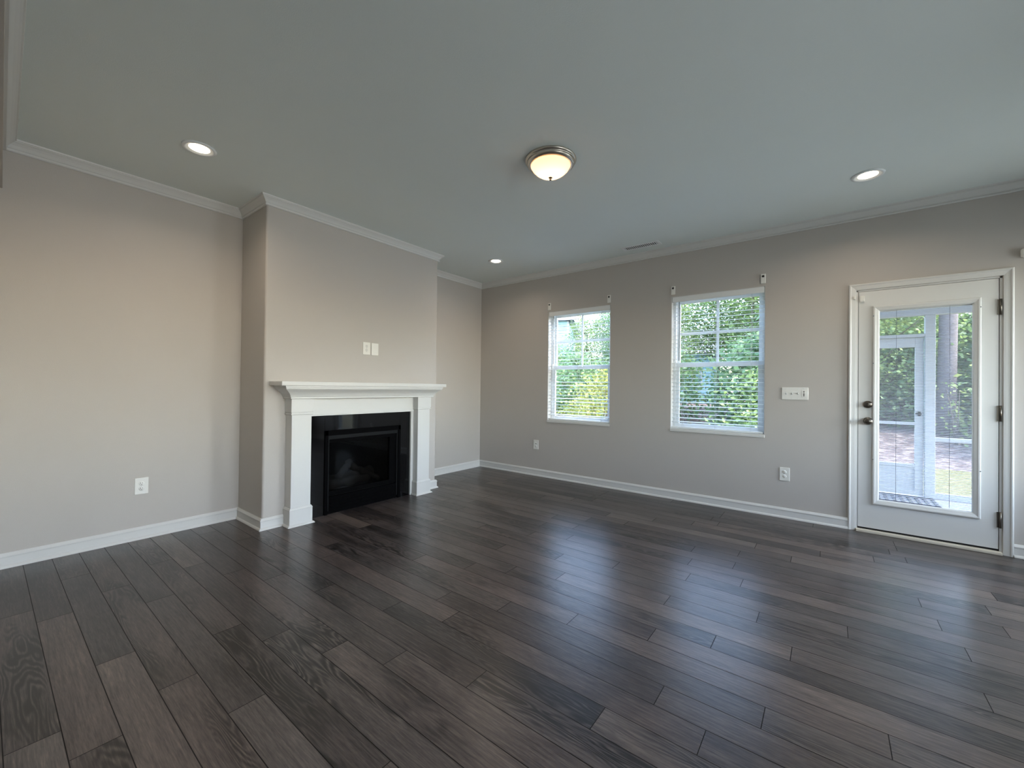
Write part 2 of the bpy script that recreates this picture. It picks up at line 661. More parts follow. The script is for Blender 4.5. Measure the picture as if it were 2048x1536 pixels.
# right wall with a row of windows and a dining window (both outside the photograph)
b = MB()
b.box(XR, YK, 0, XR + 0.14, -4.35, H)
b.box(XR, -2.25, 0, XR + 0.14, -1.05, H)
b.box(XR, -0.2, 0, XR + 0.14, 0.0, H)
b.box(XR, -4.35, 2.25, XR + 0.14, -2.25, H)
b.box(XR, -4.35, 0, XR + 0.14, -2.25, 1.0)
b.box(XR, -1.05, 0, XR + 0.14, -0.2, 0.6)
b.box(XR, -1.05, 2.15, XR + 0.14, -0.2, H)
tag(b.build('wall_right', 'wall'), 'greige right wall with a wide row of windows', 'wall', kind='structure')
b = MB()
b.box(0, YK - 0.14, 0, XR + 0.14, YK, H)
tag(b.build('wall_rear', 'wall'), 'greige kitchen wall behind the photographer', 'wall', kind='structure')
b = MB()
for fr, za, zb in ((0.0, 2.42, H), (-0.035, 0.0, 2.42)):       # a slightly thicker head above the wall
    q = [(0, yn(0) + fr), (XN, yn(XN) + fr), (XN, yn(XN) - 0.14), (0, yn(0) - 0.14)]
    b.add([(x, y, za) for x, y in q] + [(x, y, zb) for x, y in q], [(0, 3, 2, 1), (4, 5, 6, 7), (0, 1, 5, 4), (1, 2, 6, 5), (2, 3, 7, 6), (3, 0, 4, 7)])
tag(b.build('wall_near', 'wall'), 'short greige wall at the extreme left of the room', 'wall', kind='structure')

CANS = [(0.88, -3.757), (0.92, -0.765), (4.38, -0.757), (4.38, -3.757)]
b = MB()
b.box(-0.14, YK - 0.14, H, XR + 0.14, BT, H + 0.12)
ceil = b.build('ceiling', 'ceiling')
tag(ceil, 'smooth pale grey ceiling', 'ceiling', kind='structure')

# ------------------------------------------------------------------ plank floor
PW = 0.1258
PY = -4.433
ROWS = {}
for (ya, yb, xj) in [(-4.56, -4.44, 2.098), (-4.56, -4.44, 0.883), (-4.43, -4.32, 2.286), (-4.43, -4.31, 1.069), (-4.3, -4.19, 1.725),
                     (-4.29, -4.19, 0.52), (-4.18, -4.07, 2.113), (-4.05, -3.96, 2.449), (-4.05, -3.94, 1.242), (-3.92, -3.82, 1.852),
                     (-3.92, -3.82, 0.649), (-3.8, -3.69, 2.09), (-3.68, -3.57, 2.391), (-3.55, -3.45, 2.664), (-3.43, -3.32, 3.031),
                     (-3.42, -3.32, 1.823), (-3.31, -3.19, 3.51), (-3.19, -3.07, 3.831), (-3.06, -2.94, 3.648), (-2.93, -2.82, 3.982),
                     (-2.80, -2.69, 3.125), (-2.67, -2.56, 3.491), (-2.55, -2.43, 3.739), (-2.41, -2.3, 2.826), (-2.3, -2.19, 4.658),
                     (-2.17, -2.05, 3.876), (-2.03, -1.93, 3.035), (-1.91, -1.81, 4.673), (-1.8, -1.68, 3.745), (-1.67, -1.55, 4.62),
                     (-1.42, -1.3, 4.579), (-1.29, -1.18, 3.653), (-1.15, -1.04, 3.96), (-0.9, -0.8, 4.121), (-0.78, -0.66, 4.423),
                     (-0.65, -0.53, 4.604)]:
    ROWS[math.floor(((ya + yb) / 2 - PY) / PW)] = xj
TONES = {(1.3, -4.25): 0.16, (2.3, -4.25): 0.56, (1.6, -4.37): 0.44, (0.9, -4.37): 0.20, (2.5, -4.12): 0.42, (1.2, -4.12): 0.28,
         (1.8, -4.0): 0.24, (2.2, -3.87): 0.22, (2.8, -3.75): 0.40, (1.5, -3.75): 0.16, (2.9, -3.62): 0.40, (2.1, -3.62): 0.38,
         (1.6, -4.5): 0.34, (0.6, -4.5): 0.14, (0.5, -4.37): 0.10, (0.3, -4.25): 0.2, (0.3, -4.1): 0.22, (3.0, -2.86): 0.2,
         (3.5, -3.12): 0.3, (3.9, -3.25): 0.5}
b = MB()
cols = []
LEN = 1.21
g = 0.0015
k0 = math.floor((YK - PY) / PW) - 1
k1 = math.ceil((0.16 - PY) / PW)
for k in range(k0, k1):
    ya, yb = PY + PW * k, PY + PW * (k + 1)
    st = ROWS.get(k)
    if st is None:
        st = random.random() * LEN
    st = st - LEN * math.ceil((st + 0.02) / LEN)
    x = st
    while x < XR:
        xa, xb = max(x, -0.02), min(x + LEN, XR + 0.02)
        if xb - xa > 0.01 and ya < 0.15:
            y1_ = min(yb, 0.15)
            b.add([(xa + g, ya + g, 0), (xb - g, ya + g, 0), (xb - g, y1_ - g, 0), (xa + g, y1_ - g, 0)], [(0, 1, 2, 3)], 0)
            tone = min(0.8, max(0.08, random.gauss(0.34, 0.11)))
            for (tx, ty), tv in TONES.items():
                if xa <= tx <= xb and ya <= ty <= yb:
                    tone = tv
            cols.append((tone, random.random(), random.random(), 1))
        x += LEN
b.add([(-0.02, YK - 0.02, -0.0014), (XR + 0.02, YK - 0.02, -0.0014), (XR + 0.02, 0.15, -0.0014), (-0.02, 0.15, -0.0014)], [(0, 1, 2, 3)], 1)
cols.append((0, 0, 0, 1))
b.box(-0.02, YK - 0.02, -0.1, XR + 0.02, 0.15, -0.003, 1)
cols += [(0, 0, 0, 1)] * 6
fl = b.build('floor', ['floor', 'gap'], recalc=False)
ca = fl.data.color_attributes.new('plank', 'FLOAT_COLOR', 'CORNER')
arr = []
for poly in fl.data.polygons:
    arr += list(cols[poly.index]) * poly.loop_total
ca.data.foreach_set('color', arr)
tag(fl, 'dark grey wood plank floor', 'floor', kind='structure')

# ------------------------------------------------------------------ baseboards and crown
BASE = [(0, 0), (0.027, 0), (0.027, 0.006), (0.024, 0.013), (0.018, 0.018), (0.015, 0.019), (0.015, 0.068), (0.018, 0.072), (0.018, 0.078),
        (0.013, 0.086), (0.008, 0.094), (0, 0.094)]


def base(name, path, label):
    return tag(MB().sweep(path, BASE).build(name, 'trim'), label, 'baseboard', kind='structure')


PL0, PL1 = -3.022, -2.855      # left pilaster
PR0, PR1 = -1.690, -1.523      # right pilaster
base('baseboard_left', [(0, yn(0) - 0.034), (0, Y0), (CX, Y0), (CX, PL0 - 0.012)], 'white baseboard along left wall to the fireplace')
base('baseboard_chimney', [(CX, PR1 + 0.012), (CX, Y1), (0, Y1), (0, 0), (4.300, 0)], 'white baseboard from fireplace round alcove to the door')
base('baseboard_right', [(5.235, 0), (XR, 0), (XR, -2.2)], 'white baseboard to the right of the door')
CROWN = [(0, H - 0.0735), (0.011, H - 0.0735), (0.015, H - 0.069), (0.015, H - 0.063), (0.009, H - 0.060), (0.009, H - 0.055), (0.015, H - 0.052), (0.019, H - 0.046), (0.026, H - 0.035),
         (0.038, H - 0.022), (0.047, H - 0.015), (0.047, H - 0.011), (0.053, H - 0.010), (0.055, H), (0, H)]
tag(MB().sweep([(XN, yn(XN)), (0, yn(0)), (0, Y0), (CX, Y0), (CX, Y1), (0, Y1), (0, 0), (XR, 0), (XR, YK)], CROWN).build('trim_1', 'trim'),
    'white crown moulding round the top of the walls', 'crown moulding', kind='structure')

# ------------------------------------------------------------------ fireplace
fp = thing('fireplace_mantel', 'white painted wooden fireplace mantel with square pilasters', 'mantel', (CX, -2.2725, 0))
O = (CX, -2.2725, 0)
MX0, MX1 = -3.157, -1.388
MB().box(CX, MX0, 1.183, 0.734, MX1, 1.219).build('mantel_shelf', 'trim', fp, O, bevel=0.004)
CAP = 0.630
prof = [(0.0, 1.072), (0.012, 1.072), (0.016, 1.077), (0.016, 1.087), (0.020, 1.090), (0.026, 1.103), (0.036, 1.118), (0.050, 1.132), (0.066, 1.144),
        (0.078, 1.152), (0.084, 1.160), (0.084, 1.168), (0.090, 1.170), (0.090, 1.183), (0.0, 1.183)]
MB().sweep([(CX, PL0 - 0.008), (CAP, PL0 - 0.008), (CAP, PR1 + 0.008), (CX, PR1 + 0.008)], prof).build('shelf_molding', 'trim', fp, O)
HX = 0.540
bb = MB().box(CX, PL0 - 0.008, 1.072, CAP, PR1 + 0.008, 1.183)
bb.box(CX, PL1, 0.925, HX, PR0, 1.072)
bb.box(CX, PL1, 0.914, HX + 0.004, PR0, 0.925)
bb.build('header_panel', 'trim', fp, O, bevel=0.002)
for ya, yb, nm in ((PL1, PL1 + 0.035, 'l'), (PR0 - 0.035, PR0, 'r')):
    MB().box(CX, ya, 0, HX, yb, 0.925).build('inner_jamb', 'trim', fp, O, bevel=0.002)
for ya, yb in ((PL0, PL1), (PR0, PR1)):
    px = MB().box(CX, ya, 0.0, 0.612, yb, 1.072).build('pilaster', 'trim', fp, O, bevel=0.003)
    q = MB().box(CX, ya - 0.009, 0.958, 0.622, yb + 0.009, 1.072)
    q.sweep([(CX, ya), (0.612, ya), (0.612, yb), (CX, yb)], [(0, 0.936), (0.006, 0.936), (0.009, 0.941), (0.009, 0.946), (0.005, 0.950), (0.005, 0.958), (0, 0.958)])
    q.build('capital', 'trim', px, O, bevel=0.002)
    q = MB().box(CX, ya - 0.013, 0.0, 0.625, yb + 0.013, 0.132)
    q.sweep([(CX, ya), (0.612, ya), (0.612, yb), (CX, yb)], [(0, 0.130), (0.013, 0.130), (0.014, 0.140), (0.009, 0.147), (0.006, 0.154), (0, 0.156)])
    q.sweep([(CX, ya - 0.013), (0.625, ya - 0.013), (0.625, yb + 0.013), (CX, yb + 0.013)],
            [(0, 0), (0.016, 0), (0.016, 0.005), (0.011, 0.012), (0.004, 0.017), (0, 0.018)])
    q.build('plinth', 'trim', px, O, bevel=0.002)

fi = thing('gas_fireplace', 'black gas fireplace insert with tile surround and glass front', 'fireplace', (0.52, -2.2725, 0))
O = (0.52, -2.2725, 0)
SX = 0.520
GY0, GY1, GZ0, GZ1 = -2.645, -1.975, 0.205, 0.655
b = MB()
ia, ib = PL1 + 0.035, PR0 - 0.035
b.box(CX, ia, 0, SX, OY0 + 0.012, 0.914)
b.box(CX, OY1 - 0.012, 0, SX, ib, 0.914)
b.box(CX, OY0 + 0.012, 0.772, SX, OY1 - 0.012, 0.914)
b.build('tile_surround', 'black_tile', fi, O, bevel=0.0015)
b = MB()     # outer metal face frame
fy0, fy1 = OY0 + 0.012, OY1 - 0.012
b.box(CX - 0.05, fy0, 0.0, SX + 0.012, fy0 + 0.032, 0.772)
b.box(CX - 0.05, fy1 - 0.032, 0.0, SX + 0.012, fy1, 0.772)
b.box(CX - 0.05, fy0, 0.725, SX + 0.012, fy1, 0.772)
b.build('face_frame', 'black_metal', fi, O, bevel=0.003)
b = MB()
b.box(SX - 0.02, fy0 + 0.032, 0.69, SX + 0.002, fy1 - 0.032, 0.725)
b.box(SX - 0.02, fy0 + 0.032, 0.03, SX + 0.002, fy0 + 0.045, 0.69)
b.box(SX - 0.02, fy1 - 0.045, 0.03, SX + 0.002, fy1 - 0.032, 0.69)
b.build('inner_frame', 'grey_metal', fi, O, bevel=0.002)
b = MB()
b.box(CX - 0.03, fy0 + 0.045, GZ1, SX - 0.012, fy1 - 0.045, 0.69)
b.box(CX - 0.03, fy0 + 0.045, 0.165, SX - 0.012, GY0, GZ1)
b.box(CX - 0.03, GY1, 0.165, SX - 0.012, fy1 - 0.045, GZ1)
b.box(CX - 0.03, GY0, 0.165, SX - 0.012, GY1, GZ0)
b.build('glass_frame', 'black_metal', fi, O, bevel=0.003)
b = MB()
b.box(CX - 0.02, fy0 + 0.033, 0.0, SX - 0.004, fy1 - 0.033, 0.155)
for i in range(4):
    b.box(SX - 0.006, fy0 + 0.06, 0.03 + i * 0.03, SX + 0.001, fy1 - 0.06, 0.045 + i * 0.03)
b.build('lower_grille', 'black_metal', fi, O, bevel=0.002)
MB().box(CX - 0.012, GY0, GZ0, CX - 0.008, GY1, GZ1).build('glass', 'fire_glass', fi, O)
b = MB()
fx0 = 0.1
b.box(fx0 - 0.02, OY0, 0.14, fx0, OY1, 0.78)
b.box(fx0, OY0, 0.14, CX - 0.04, OY0 + 0.02, 0.78)
b.box(fx0, OY1 - 0.02, 0.14, CX - 0.04, OY1, 0.78)
b.box(fx0, OY0, 0.14, CX - 0.04, OY1, 0.16)
b.box(fx0, OY0, 0.76, CX - 0.04, OY1, 0.78)
b.build('firebox', 'fire_brick', fi, O)
for i, (ya, xa, za, yb, xb, zb, r) in enumerate([(-2.58, 0.36, 0.23, -2.12, 0.34, 0.24, 0.045), (-2.52, 0.27, 0.25, -2.02, 0.24, 0.27, 0.055),
                                                 (-2.46, 0.36, 0.29, -2.25, 0.22, 0.40, 0.035), (-2.10, 0.37, 0.26, -2.28, 0.24, 0.37, 0.036),
                                                 (-2.02, 0.38, 0.21, -2.16, 0.30, 0.31, 0.03)]):
    n = 8
    pts = [(xa + (xb - xa) * t / n + 0.008 * math.sin(3 * t + i), ya + (yb - ya) * t / n, za + (zb - za) * t / n + 0.008 * math.cos(2.3 * t + i)) for t in range(n + 1)]
    MB().tube(pts, [r * (0.9 + 0.16 * math.sin(1.7 * t + i)) for t in range(n + 1)], 12).build('log', 'log', fi, O)
bm = MB()
for i in range(90):
    x, y = random.uniform(0.2, 0.44), random.uniform(-2.6, -2.0)
    r = random.uniform(0.008, 0.02)
    bm.box(x - r, y - r, 0.16, x + r, y + r, 0.165 + r * 1.6)
e = bm.build('ember_bed', 'ember', fi, O)
e['kind'] = 'stuff'

# ------------------------------------------------------------------ windows with blinds
for i, (x0, x1) in enumerate(WIN):
    side = ('left', 'right')[i]
    w = thing('window_%d' % (i + 1), '%s of the two white vinyl sash windows in the back wall' % side, 'window', (x0, 0, WZ0), kind='structure')
    O = (x0, 0, WZ0)
    # reveal lining
    b = MB()
    b.box(x0, 0.002, WZ0 - 0.002, x0 + 0.004, BT, WZ1)
    b.box(x1 - 0.004, 0.002, WZ0 - 0.002, x1, BT, WZ1)
    b.box(x0, 0.002, WZ1 - 0.004, x1, BT, WZ1)
    b.build('reveal', 'trim', w, O)
    b = MB()
    b.box(x0, -0.0, WZ0 - 0.03, x1, BT + 0.02, WZ0)
    b.box(x0 - 0.002, -0.012, WZ0 - 0.03, x1 + 0.002, 0.0, WZ0 - 0.004)
    b.build('window_stool', 'trim', w, O, bevel=0.003)
    a0, a1, z0, z1 = x0 + 0.004, x1 - 0.004, WZ0, WZ1 - 0.004
    MB().frame(a0, z0, a1, z1, 0.028, 0.075, 0.15).build('frame', 'white', w, O, bevel=0.002)
    zm = 1.455
    # upper sash (outer track) with a cross grid, lower sash (inner track) plain
    us = MB().frame(a0 + 0.028, zm - 0.02, a1 - 0.028, z1 - 0.028, 0.032, 0.118, 0.142, wb=0.04)
    us = us.build('upper_sash', 'white', w, O, bevel=0.002)
    cxm = (a0 + a1) / 2
    zc = (zm + 0.02 + z1 - 0.060) / 2
    b = MB().box(cxm - 0.012, 0.124, zm + 0.02, cxm + 0.012, 0.136, z1 - 0.060)
    b.box(a0 + 0.060, 0.1245, zc - 0.012, a1 - 0.060, 0.1355, zc + 0.012)
    b.build('grid', 'white', us, O)
    MB().box(a0 + 0.055, 0.129, zm + 0.015, a1 - 0.055, 0.131, z1 - 0.055).build('pane', 'glass', us, O)
    ls = MB().frame(a0 + 0.028, z0 + 0.020, a1 - 0.028, zm + 0.022, 0.034, 0.084, 0.112, wb=0.034, wt=0.044)
    ls = ls.build('lower_sash', 'white', w, O, bevel=0.002)
    MB().box(a0 + 0.056, 0.097, z0 + 0.048, a1 - 0.056, 0.099, zm - 0.018).build('pane', 'glass', ls, O)
    MB().box(cxm - 0.03, 0.070, zm + 0.005, cxm + 0.03, 0.086, zm + 0.018).build('sash_lock', 'white', ls, O, bevel=0.002)

    bl = thing('window_blind', 'white slatted blind lowered in the %s window of the pair' % side, 'blind', (x0, 0.03, WZ1), group='window blinds')
    O = (x0, 0.03, WZ1)
    e0, e1 = x0 + 0.008, x1 - 0.008
    MB().box(e0, 0.003, WZ1 - 0.062, e1, 0.011, WZ1 - 0.005).build('valance', 'white', bl, O, bevel=0.002)
    MB().box(e0 + 0.003, 0.012, WZ1 - 0.050, e1 - 0.003, 0.058, WZ1 - 0.006).build('headrail', 'white', bl, O, bevel=0.002)
    b = MB()
    pitch = 0.0425
    ns = int((WZ1 - 0.075 - (WZ0 + 0.035)) / pitch)
    for s in range(ns):
        zc_ = WZ1 - 0.085 - s * pitch
        tilt = 0.0018 + (0.003 if i == 0 else 0.001) * math.sin(s * 1.3)
        yc = 0.035
        hw = 0.0245
        cs = [(-hw, -tilt), (-hw / 2, 0.0016 - tilt / 2), (0, 0.0022), (hw / 2, 0.0016 + tilt / 2), (hw, tilt)]
        vs = []
        for xx in (e0 + 0.004, e1 - 0.004):
            for dy, dz in cs:
                vs.append((xx, yc + dy, zc_ + dz + 0.0012))
            for dy, dz in reversed(cs):
                vs.append((xx, yc + dy, zc_ + dz - 0.0012))
        k = 10
        fs = [(a, (a + 1) % k, k + (a + 1) % k, k + a) for a in range(k)] + [tuple(range(k - 1, -1, -1)), tuple(range(k, 2 * k))]
        b.add(vs, fs)
    zl = WZ1 - 0.085 - (ns - 1) * pitch
    b.build('slats', 'slat', bl, O)
    MB().box(e0 + 0.003, 0.012, WZ0 + 0.002, e1 - 0.003, 0.058, WZ0 + 0.022).build('bottom_rail', 'white', bl, O, bevel=0.003)
    for fx in (0.13, 0.5, 0.87):
        xx = e0 + (e1 - e0) * fx
        b = MB()
        for yy in (0.0095, 0.0605):
            b.tube([(xx, yy, WZ1 - 0.05), (xx, yy, WZ0 + 0.015)], 0.0011, 6)
        b.build('ladder_cord', 'cord', bl, O)
    xx = e0 + 0.075
    MB().tube([(xx, 0.004, WZ1 - 0.062), (xx + 0.002, 0.001, WZ1 - 0.30), (xx + 0.001, -0.001, 1.50)], 0.0035, 8).build('tilt_wand', 'wand', bl, O)
    xx = e1 - 0.10
    MB().tube([(xx, 0.002, WZ1 - 0.062), (xx, 0.001, 1.35)], 0.0012, 6).build('lift_cord', 'cord', bl, O)

# small brackets above the window corners
def bracket(x, label):
    t = thing('shade_bracket', label, 'bracket', (x, 0, 2.222), group='brackets above the windows')
    O = (x, 0, 2.222)
    MB().box(x - 0.021, -0.012, 2.222, x + 0.021, 0, 2.315).build('plate', 'plate', t, O, bevel=0.004)
    MB().lathe([(0.0, -0.0165), (0.007, -0.0165), (0.011, -0.014), (0.011, -0.0118)], (x, 0, 2.292), 'y', 20).build('screw', 'slot', t, O)
    return t


bracket(1.220, 'white bracket above the upper left corner of the left window')
bracket(2.066, 'white bracket above the upper right corner of the left window')
bracket(2.814, 'white bracket above the upper left corner of the right window')
bracket(3.658, 'white bracket above the upper right corner of the right window')

# ------------------------------------------------------------------ glazed door
tr = MB()
cx0, cx1, cz1 = 4.300, 5.235, 2.113
CAS = [(0.0, 0.0), (0.0, -0.016), (0.006, -0.020), (0.012, -0.020), (0.018, -0.015), (0.030, -0.013), (0.040, -0.012), (0.050, -0.010), (0.051, 0.0)]
# three sided casing: two uprights and a mitred head
k = len(CAS)
vs = []
for ins, y in CAS:
    vs += [(cx0 + ins, y, 0), (cx0 + ins, y, cz1 - ins), (cx1 - ins, y, cz1 - ins), (cx1 - ins, y, 0)]
fs = []
for i in range(k):
    j = (i + 1) % k
    for a in range(3):
        fs.append((i * 4 + a, i * 4 + a + 1, j * 4 + a + 1, j * 4 + a))
fs.append(tuple(i * 4 for i in range(k)))
fs.append(tuple(i * 4 + 3 for i in range(k)))
tr.add(vs, fs)
tag(tr.build('trim_2', 'trim'), 'white casing round the glazed door', 'door casing', kind='structure')

dr = thing('door_1', 'white exterior door with a full glass lite', 'door', (4.366, 0, 0), kind='structure')
O = (4.366, 0, 0)
sx0, sx1, sz0, sz1 = 4.3665, 5.1635, 0.036, 2.045
b = MB()          # jambs and head inside the wall
b.box(DX0 - 0.0, 0.0, 0, DX0 + 0.012, BT, DZ1)
b.box(DX1 - 0.012, 0.0, 0, DX1, BT, DZ1)
b.box(DX0, 0.0, DZ1 - 0.010, DX1, BT, DZ1)
b.build('jamb', 'trim', dr, O)
b = MB()
b.box(DX0 + 0.012, 0.052, 0.0, DX0 + 0.03, 0.075, DZ1)
b.box(DX1 - 0.03, 0.052, 0.0, DX1 - 0.012, 0.075, DZ1)
b.box(DX0 + 0.012, 0.052, DZ1 - 0.03, DX1 - 0.012, 0.075, DZ1 - 0.01)
b.build('weatherstrip', 'rubber', dr, O)
lx0, lx1, lz0, lz1 = 4.458, 5.075, 0.240, 1.914
gx0, gx1, gz0, gz1 = 4.502, 5.036, 0.285, 1.876
b = MB()
b.frame(sx0, sz0, sx1, sz1, 0.115, 0.003, 0.047, wb=lz0 - sz0 + 0.02, wt=sz1 - lz1 + 0.02)
panel = b.build('door_panel', 'trim', dr, O)
MB().loop_profile(lx0, lz0, lx1, lz1, [(0.0, 0.004), (0.0, -0.007), (0.006, -0.012), (0.014, -0.012), (0.022, -0.008), (0.036, -0.004),
                                       (0.040, 0.0), (0.044, 0.006), (0.044, 0.016), (0.0, 0.016)]).build('lite_frame', 'trim', dr, O)
MB().box(gx0 - 0.004, 0.014, gz0 - 0.004, gx1 + 0.004, 0.016, gz1 + 0.004).build('inner_pane', 'glass', dr, O)
MB().box(gx0 - 0.004, 0.036, gz0 - 0.004, gx1 + 0.004, 0.038, gz1 + 0.004).build('outer_pane', 'glass', dr, O)
b = MB()
z = gz0 + 0.012
while z < gz1 - 0.012:
    vs = []
    for xx in (gx0 + 0.004, gx1 - 0.004):
        for dy, dz in ((-0.0055, -0.0010), (0, 0.0004), (0.0055, 0.0010)):
            vs.append((xx, 0.026 + dy, z + dz))
    b.add(vs, [(0, 1, 4, 3), (1, 2, 5, 4)])
    z += 0.0125
b.build('blind_slats', 'mini_slat', dr, O)
MB().box(gx0 + 0.002, 0.019, gz1 - 0.012, gx1 - 0.002, 0.033, gz1 + 0.003).build('blind_headrail', 'white', dr, O)
for xx in (4.607, 4.914):
    MB().tube([(xx, 0.0195, gz0), (xx, 0.0195, gz1)], 0.0012, 6).build('blind_cord', 'dark_cord', dr, O)
# deadbolt and knob
b = MB().lathe([(0.0, -0.014), (0.018, -0.014), (0.027, -0.010), (0.031, -0.004), (0.031, 0.003)], (4.428, 0, 1.081), 'y', 28)
db_ = b.build('deadbolt', 'nickel_dark', dr, O)
MB().box(4.428 - 0.004, -0.032, 1.081 - 0.014, 4.428 + 0.004, -0.013, 1.081 + 0.014).build('thumb_turn', 'nickel_dark', db_, O, bevel=0.002)
b = MB().lathe([(0.032, 0.003), (0.032, -0.004), (0.028, -0.009), (0.015, -0.012), (0.011, -0.020), (0.011, -0.034), (0.018, -0.039), (0.026, -0.047),
                (0.028, -0.056), (0.025, -0.065), (0.015, -0.071), (0.0, -0.072)], (4.430, 0, 0.940), 'y', 28)
b.build('door_knob', 'nickel_dark', dr, O)
MB().box(DX0 + 0.0115, 0.004, 0.90, DX0 + 0.0145, 0.04, 0.975).build('strike_plate', 'nickel_dark', dr, O)
for zh in (0.194, 0.981, 1.772):
    b = MB().tube([(5.171, -0.007, zh), (5.171, -0.007, zh + 0.118)], 0.0068, 10)
    b.box(5.156, -0.002, zh + 0.002, 5.171, 0.0028, zh + 0.116)
    b.build('hinge', 'nickel_dark', dr, O)
for (xx, zz) in ((4.462, 1.83), (4.462, 1.43), (4.462, 0.62), (5.071, 1.84), (5.071, 0.60)):
    MB().lathe([(0.0, -0.0135), (0.004, -0.0135), (0.004, -0.006)], (xx, 0, zz), 'y', 10).build('screw_plug', 'wand', dr, O)
MB().box(DX0 + 0.002, -0.035, 0.0, DX1 - 0.002, 0.16, 0.020).build('threshold', 'sill_al', dr, O, bevel=0.003)
MB().box(DX0 + 0.012, 0.010, 0.020, DX1 - 0.012, 0.045, 0.037).build('door_sweep', 'rubber', dr, O)

t = thing('door_sensor', 'small white alarm sensor at the top corner of the glazed door', 'sensor', (4.389, 0.003, 1.957))
MB().box(-0.015, -0.016, 0, 0.015, 0, 0.052).build('case', 'plate', t, bevel=0.003)
MB().box(-0.013, -0.0175, 0.006, 0.013, -0.0155, 0.010).build('seam', 'cord', t)
t = thing('sensor_magnet', 'tiny white sensor magnet on the door casing at upper left', 'sensor', (4.336, -0.0125, 1.985))
MB().box(-0.006, -0.012, 0, 0.006, 0, 0.024).build('case', 'plate', t, bevel=0.002)
MB().box(-0.008, -0.004, -0.002, 0.008, 0, 0.026).build('mounting_base', 'plate', t, bevel=0.001)


# ------------------------------------------------------------------ wall plates (built facing -y, then turned)
def plate(t, w=0.078, h=0.124):
    return MB().box(-w / 2, -0.007, -h / 2, w / 2, 0, h / 2).build('plate', 'plate', t, bevel=0.003)


def outlet(loc, rz, label, w=0.080):
    t = thing('wall_outlet', label, 'outlet', loc, rz, group='wall outlets')
    plate(t, w)
    for zc in (0.0195, -0.0195):
        b = MB().lathe([(0.0, -0.0088), (0.0155, -0.0088), (0.0168, -0.0075), (0.0168, -0.006)], (0, 0, zc), 'y', 24)
        r = b.build('receptacle', 'plate', t)
        b = MB()
        b.box(-0.0068, -0.0093, zc - 0.001, -0.0046, -0.0085, zc + 0.008)
        b.box(0.0046, -0.0093, zc - 0.000, 0.0068, -0.0085, zc + 0.007)
        b.lathe([(0.0, -0.0093), (0.0024, -0.0093), (0.0024, -0.0085)], (0, 0, zc - 0.0078), 'y', 10)
        b.build('slot', 'slot', r)
    MB().lathe([(0.0, -0.0085), (0.0026, -0.0085), (0.003, -0.007)], (0, 0, 0), 'y', 10).build('screw', 'cord', t)
    return t


outlet((0.0, -3.853, 0.404), PI / 2, 'white duplex outlet low on the left wall')
outlet((CX, -2.262, 1.563), PI / 2, 'white duplex outlet on the chimney breast above the mantel')
outlet((1.026, 0.0, 0.419), 0.0, 'white duplex outlet low on back wall left of the windows')
outlet((3.840, 0.0, 0.408), 0.0, 'white duplex outlet low on back wall under the switches')
t = thing('cable_plate', 'blank white cover plate beside the outlet over the mantel', 'wall plate', (CX, -2.167, 1.560), PI / 2)
plate(t, 0.080)
MB().box(-0.019, -0.0085, -0.036, 0.019, -0.006, 0.036).build('insert', 'plate', t, bevel=0.001)
t = thing('light_switch', 'white four gang switch plate between the window and door', 'switch', (3.916, 0.0, 1.1635))
plate(t, 0.204, 0.114)
for i in range(3):
    xc = -0.069 + i * 0.046
    s = MB().box(xc - 0.0055, -0.0078, -0.0125, xc + 0.0055, -0.0065, 0.0125).build('toggle_slot', 'cord', t)
    vs = [(xc - 0.0042, -0.007, -0.007), (xc + 0.0042, -0.007, -0.007), (xc + 0.0042, -0.007, 0.006), (xc - 0.0042, -0.007, 0.006),
          (xc - 0.0032, -0.019, 0.003), (xc + 0.0032, -0.019, 0.003), (xc + 0.0032, -0.019, 0.010), (xc - 0.0032, -0.019, 0.010)]
    MB().add(vs, [(0, 3, 2, 1), (4, 5, 6, 7), (0, 1, 5, 4), (1, 2, 6, 5), (2, 3, 7, 6), (3, 0, 4, 7)]).build('toggle', 'plate', s)
xc = 0.069
b = MB().box(xc - 0.0165, -0.0095, -0.033, xc + 0.0165, -0.0065, 0.033)
s = b.build('dimmer', 'plate', t, bevel=0.001)
MB().box(xc - 0.003, -0.0105, -0.024, xc + 0.003, -0.0092, 0.024).build('slide_track', 'slot', s)
MB().box(xc - 0.010, -0.015, 0.004, xc + 0.010, -0.0095, 0.011).build('slider', 'plate', s, bevel=0.001)
for i in range(4):
    for zc in (0.042 if i < 3 else 0.048, -0.042 if i < 3 else -0.048):
        MB().lathe([(0.0, -0.0086), (0.0022, -0.0086), (0.0026, -0.0068)], (-0.069 + i * 0.046, 0, zc), 'y', 8).build('screw', 'cord', t)
t = thing('motion_sensor', 'small white rounded sensor high on wall at the right edge', 'sensor', (5.293, 0.0, 2.205))
MB().box(-0.030, -0.034, -0.034, 0.030, 0, 0.034).build('body', 'plate', t, bevel=0.014, seg=4)
MB().lathe([(0.0, -0.040), (0.008, -0.039), (0.014, -0.036), (0.016, -0.032)], (0, 0, 0.004), 'y', 20).build('lens', 'red_led', t)

